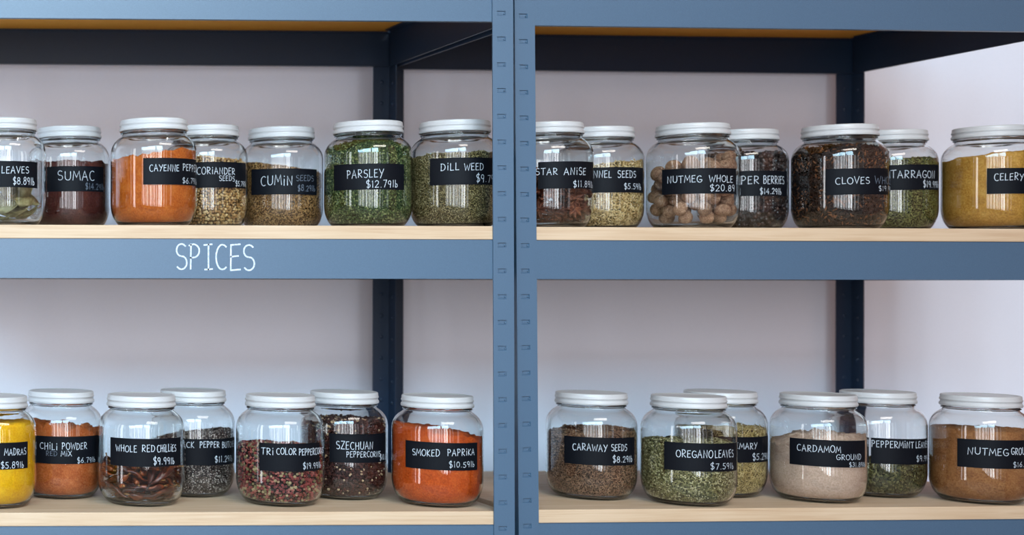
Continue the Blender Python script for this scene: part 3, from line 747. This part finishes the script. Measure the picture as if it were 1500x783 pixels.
# ---- whole nutmegs, one by one
def nutmeg_mat():
    t = NT('nutmeg_shell'); co = t.coord()
    oi = t.n('ShaderNodeObjectInfo')
    vz = t.n('ShaderNodeTexNoise', Scale=260.0, Detail=4.0, Distortion=1.5); t.l(co, vz.inputs['Vector'])
    n2 = t.n('ShaderNodeTexNoise', Scale=60.0, Detail=3.0); t.l(co, n2.inputs['Vector'])
    c1 = t.ramp(vz.outputs[0], ((.3, g(108, 74, 54)), (.5, g(160, 118, 90)), (.7, g(198, 160, 130))))
    hs = t.n('ShaderNodeHueSaturation'); t.l(c1, hs.inputs['Color'])
    vr = t.n('ShaderNodeMapRange'); vr.inputs[3].default_value = .75; vr.inputs[4].default_value = 1.2
    t.l(oi.outputs['Random'], vr.inputs[0]); t.l(vr.outputs[0], hs.inputs['Value']); t.l(hs.outputs[0], t.b.inputs['Base Color'])
    t.b.inputs['Roughness'].default_value = .8; t.bump(vz.outputs[0], .5, .0012)
    return t.m
M_NUT = nutmeg_mat()
nut_me = []
for k in range(3):
    V = ICO2[0].copy(); V2 = []
    V3, T3 = ico(4)
    for v in V3:
        n = 1 + .05 * noise.noise(Vector(v) * 1.8 + Vector((k * 5, 0, 0))) + .025 * noise.noise(Vector((v[0] * 7 + k, v[1] * 7, v[2] * 2.5)))
        V2.append((v[0] * .0098 * n, v[1] * .0101 * n, v[2] * .0119 * n))
    nut_me.append(tri_mesh('nutmeg', V2, T3))
j = J['nutmeg']
fz = lambda x, y: .117 + .010 * (x * j.e.x + y * j.e.y) / .06
first = {}
for k, (p, rot) in enumerate(pack(j, lambda rr: ([(0, 0, 0, .0108)], rrot(rr, .9)), 260, fz, 5, 120, .6)):
    front = -(p.x * j.d.x + p.y * j.d.y)
    if front < -.018 and p.z < .080: continue                     # hidden behind the others
    if math.hypot(p.x, p.y) < .018 and p.z < .080: continue
    v = k % 3
    if v not in first: o = link('nutmeg', nut_me[v], M_NUT); first[v] = o
    else: o = first[v].copy(); COL.objects.link(o)
    o.matrix_world = Matrix.Translation(j.c + p) @ rot.to_4x4()
    tag(o, 'whole brown nutmeg inside the jar labelled NUTMEG WHOLE', 'nutmeg', 'whole nutmegs in their jar')

# ---- dried chillies, one by one
def chili_mat():
    t = NT('dried_chili_skin'); co = t.coord(); oi = t.n('ShaderNodeObjectInfo')
    nz = t.n('ShaderNodeTexNoise', Scale=90.0, Detail=3.0, Distortion=1.0); t.l(t.coord((.4, 1, 1)), nz.inputs['Vector'])
    c1 = t.ramp(nz.outputs[0], ((.3, g(36, 13, 9)), (.5, g(78, 27, 14)), (.68, g(168, 82, 32))))
    hs = t.n('ShaderNodeHueSaturation'); t.l(c1, hs.inputs['Color'])
    vr = t.n('ShaderNodeMapRange'); vr.inputs[3].default_value = .6; vr.inputs[4].default_value = 1.5
    t.l(oi.outputs['Random'], vr.inputs[0]); t.l(vr.outputs[0], hs.inputs['Value']); t.l(hs.outputs[0], t.b.inputs['Base Color'])
    t.b.inputs['Roughness'].default_value = .28; t.b.inputs['Specular IOR Level'].default_value = .6; t.bump(nz.outputs[0], .5, .002)
    return t.m
M_CHILI = chili_mat()
t_ = NT('dry_stem'); t_.b.inputs['Base Color'].default_value = g(150, 104, 54); M_STEM = t_.m
def tube(name, path, radii, seg=12, squash=.75, crease=0.0, seed=0):
    V, T = [], []; n = len(path)
    for i, p in enumerate(path):
        d = (Vector(path[min(i + 1, n - 1)]) - Vector(path[max(i - 1, 0)])).normalized(); s = d.cross(Vector((0, 0, 1))).normalized(); u = s.cross(d)
        for k in range(seg):
            a = 2 * math.pi * k / seg; r = radii[i] * (1 + crease * noise.noise((math.cos(a) * 2.2, math.sin(a) * 2.2, i * .35 + seed)))
            V.append(tuple(Vector(p) + s * (r * math.cos(a)) + u * (r * squash * math.sin(a))))
    for i in range(n - 1):
        for k in range(seg):
            a, b, c, d = i * seg + k, i * seg + (k + 1) % seg, (i + 1) * seg + (k + 1) % seg, (i + 1) * seg + k; T += [(a, b, c), (a, c, d)]
    V.append(tuple(path[0])); V.append(tuple(path[-1]))
    for k in range(seg): T += [(len(V) - 2, (k + 1) % seg, k), (len(V) - 1, (n - 1) * seg + k, (n - 1) * seg + (k + 1) % seg)]
    return tri_mesh(name, V, T)
chil, stems, spheres = [], [], []
for k in range(3):
    bend = (.006, -.009, .003)[k]; L = (.050, .046, .054)[k]
    path = [(L * (i / 14 - .5), bend * math.sin(math.pi * i / 14), .0015 * math.sin(i * .9 + k)) for i in range(15)]
    rad = [.0065 * (.55 + .45 * min(1, i / 2)) * (1 - (max(0, i - 3) / 11) ** 1.6 * .88) for i in range(15)]
    chil.append(tube('dried_chili', path, rad, 14, .7, .5, k * 3.0))
    e0 = Vector(path[0]); sp = [tuple(e0 + Vector((-.003 * i + .002, .0008 * i * (1 if k else -1), .0006 * i))) for i in range(4)]
    stems.append(tube('stem', sp, [.0016, .0012, .0011, .0013], 8, 1))
    spheres.append([(path[i], max(rad[i], .002)) for i in (1, 4, 7, 10, 13)])
def mk_chili(rr):
    v = rr.randrange(3); R = Matrix.Rotation(rr.uniform(0, 6.283), 3, 'Z') @ Matrix.Rotation(rr.gauss(0, .35), 3, 'Y') @ Matrix.Rotation(rr.gauss(0, .5), 3, 'X')
    return [(*(R @ Vector(p)), r * .85) for p, r in spheres[v]], (v, R)
j = J['redchili']
proto = {}
for p, (v, R) in pack(j, mk_chili, 85, lambda x, y: .074 + .004 * (x * j.e.x + y * j.e.y) / .06, 9, 90, .35):
    if v not in proto:
        o = link('dried_chili', chil[v], M_CHILI); st = link('stem', stems[v], M_STEM, o); proto[v] = (o, st)
    else:
        o = proto[v][0].copy(); COL.objects.link(o); st = proto[v][1].copy(); st.parent = o; COL.objects.link(st)
    o.matrix_world = Matrix.Translation(j.c + p) @ R.to_4x4()
    tag(o, 'dried dark red chilli inside the jar labelled WHOLE RED CHILLIES', 'chilli', 'dried red chillies in their jar')

# ---- star anise, one by one
def star_mat():
    t = NT('star_anise_husk'); nz = t.n('ShaderNodeTexNoise', Scale=300.0, Detail=3.0); t.l(t.coord(), nz.inputs['Vector'])
    oi = t.n('ShaderNodeObjectInfo'); c1 = t.ramp(nz.outputs[0], ((.3, g(70, 32, 20)), (.5, g(112, 56, 34)), (.7, g(156, 92, 56))))
    hs = t.n('ShaderNodeHueSaturation'); t.l(c1, hs.inputs['Color'])
    vr = t.n('ShaderNodeMapRange'); vr.inputs[3].default_value = .7; vr.inputs[4].default_value = 1.25
    t.l(oi.outputs['Random'], vr.inputs[0]); t.l(vr.outputs[0], hs.inputs['Value']); t.l(hs.outputs[0], t.b.inputs['Base Color'])
    t.b.inputs['Roughness'].default_value = .6; t.bump(nz.outputs[0], .4, .001)
    return t.m
M_STAR = star_mat()
V, T = [], []
for k in range(8):
    a = 2 * math.pi * k / 8; ca, sa = math.cos(a), math.sin(a); b = len(V)
    rows = ((.001, .0016, .0022), (.005, .0032, .0040), (.009, .0030, .0044), (.0122, .0016, .0040), (.0150, .0003, .0052))
    for (r, wd, h) in rows:        # boat-shaped pod: keel, two split lips
        for (s_, z) in ((-wd, h * .55), (-wd * .35, h * .35), (0, -h * .55), (wd * .35, h * .35), (wd, h * .55), (0, -h * .8)):
            V.append((r * ca - s_ * sa, r * sa + s_ * ca, z))
    for i in range(4):
        for q0, q1 in ((0, 1), (1, 2), (2, 3), (3, 4), (4, 5), (5, 0)):
            A, B, C_, D = b + i * 6 + q0, b + i * 6 + q1, b + (i + 1) * 6 + q1, b + (i + 1) * 6 + q0; T += [(A, B, C_), (A, C_, D)]
star_me = tri_mesh('star_anise', V, T)
def mk_star(rr):
    R = rrot(rr, .6)
    sp = [(0, 0, 0, .0035)] + [(.0105 * math.cos(k * math.pi / 3), .0105 * math.sin(k * math.pi / 3), 0, .0032) for k in range(6)]
    return [(*(R @ Vector(s[:3])), s[3]) for s in sp], R
j = J['star']; pr = None
for p, R in pack(j, mk_star, 230, lambda x, y: .100, 21, 70, .6):
    if -(p.x * j.d.x + p.y * j.d.y) < -.015 and p.z < .080: continue
    if math.hypot(p.x, p.y) < .014 and p.z < .075: continue
    if pr is None: o = pr = link('star_anise', star_me, M_STAR)
    else: o = pr.copy(); COL.objects.link(o)
    o.matrix_world = Matrix.Translation(j.c + p) @ R.to_4x4()
    tag(o, 'brown star anise pod inside the jar labelled STAR ANISE', 'star anise', 'star anise pods in their jar')

# ---- bay leaves, one by one
def leaf_mat():
    t = NT('dried_bay_leaf'); co = t.coord(); oi = t.n('ShaderNodeObjectInfo')
    nz = t.n('ShaderNodeTexNoise', Scale=80.0, Detail=4.0); t.l(co, nz.inputs['Vector'])
    c1 = t.ramp(nz.outputs[0], ((.3, g(96, 86, 52)), (.5, g(154, 142, 94)), (.72, g(206, 196, 150))))
    hs = t.n('ShaderNodeHueSaturation'); t.l(c1, hs.inputs['Color'])
    vr = t.n('ShaderNodeMapRange'); vr.inputs[3].default_value = .55; vr.inputs[4].default_value = 1.25
    t.l(oi.outputs['Random'], vr.inputs[0]); t.l(vr.outputs[0], hs.inputs['Value']); t.l(hs.outputs[0], t.b.inputs['Base Color'])
    t.b.inputs['Roughness'].default_value = .5; t.bump(nz.outputs[0], .3, .001)
    return t.m
M_LEAF = leaf_mat()
V, T = [], []; NL, NW = 14, 6
for side in (.00025, -.00025):
    for i in range(NL + 1):
        t = i / NL; wd = .0115 * math.sin(math.pi * min(1, t * .97 + .02)) ** .75
        for k in range(NW + 1):
            s_ = 2 * k / NW - 1
            V.append((.052 * (t - .5), s_ * wd, side + .004 * abs(s_) - .009 * math.sin(math.pi * t) + .0012 * math.sin(t * 9 + s_ * 3)))
n1 = (NL + 1) * (NW + 1)
for i in range(NL):
    for k in range(NW):
        a, b, c, d = i * (NW + 1) + k, i * (NW + 1) + k + 1, (i + 1) * (NW + 1) + k + 1, (i + 1) * (NW + 1) + k
        T += [(a, c, b), (a, d, c), (a + n1, b + n1, c + n1), (a + n1, c + n1, d + n1)]
for i in range(NL):
    for k in (0, NW):
        a, d = i * (NW + 1) + k, (i + 1) * (NW + 1) + k; T += [(a, d, d + n1), (a, d + n1, a + n1)]
leaf_me = tri_mesh('bay_leaf', V, T)
lst = tube('stalk', [(-.026, 0, -.001), (-.029, .0004, -.0004), (-.032, .001, .0006)], [.0007, .0006, .0006], 6, 1)
def mk_leaf(rr):
    R = Matrix.Rotation(rr.uniform(0, 6.283), 3, 'Z') @ Matrix.Rotation(rr.gauss(0, .5), 3, 'Y') @ Matrix.Rotation(rr.gauss(0, .9), 3, 'X')
    sp = [(.052 * (t - .5), s_ * .0085, -.006 * math.sin(math.pi * t), .0030) for t in (.08, .3, .5, .7, .92) for s_ in (-1, 1)]
    return [(*(R @ Vector(s[:3])), s[3]) for s in sp], R
j = J['bay']; pr = None
for p, R in pack(j, mk_leaf, 44, lambda x, y: .090, 31, 160, .2, .0580):
    if pr is None: o = link('bay_leaf', leaf_me, M_LEAF); st = link('stalk', lst, M_STEM, o); pr = (o, st)
    else:
        o = pr[0].copy(); COL.objects.link(o); st = pr[1].copy(); st.parent = o; COL.objects.link(st)
    o.matrix_world = Matrix.Translation(j.c + p) @ R.to_4x4()
    tag(o, 'dried bay leaf inside the jar labelled LEAVES at the left edge', 'leaf', 'dried leaves in their jar')
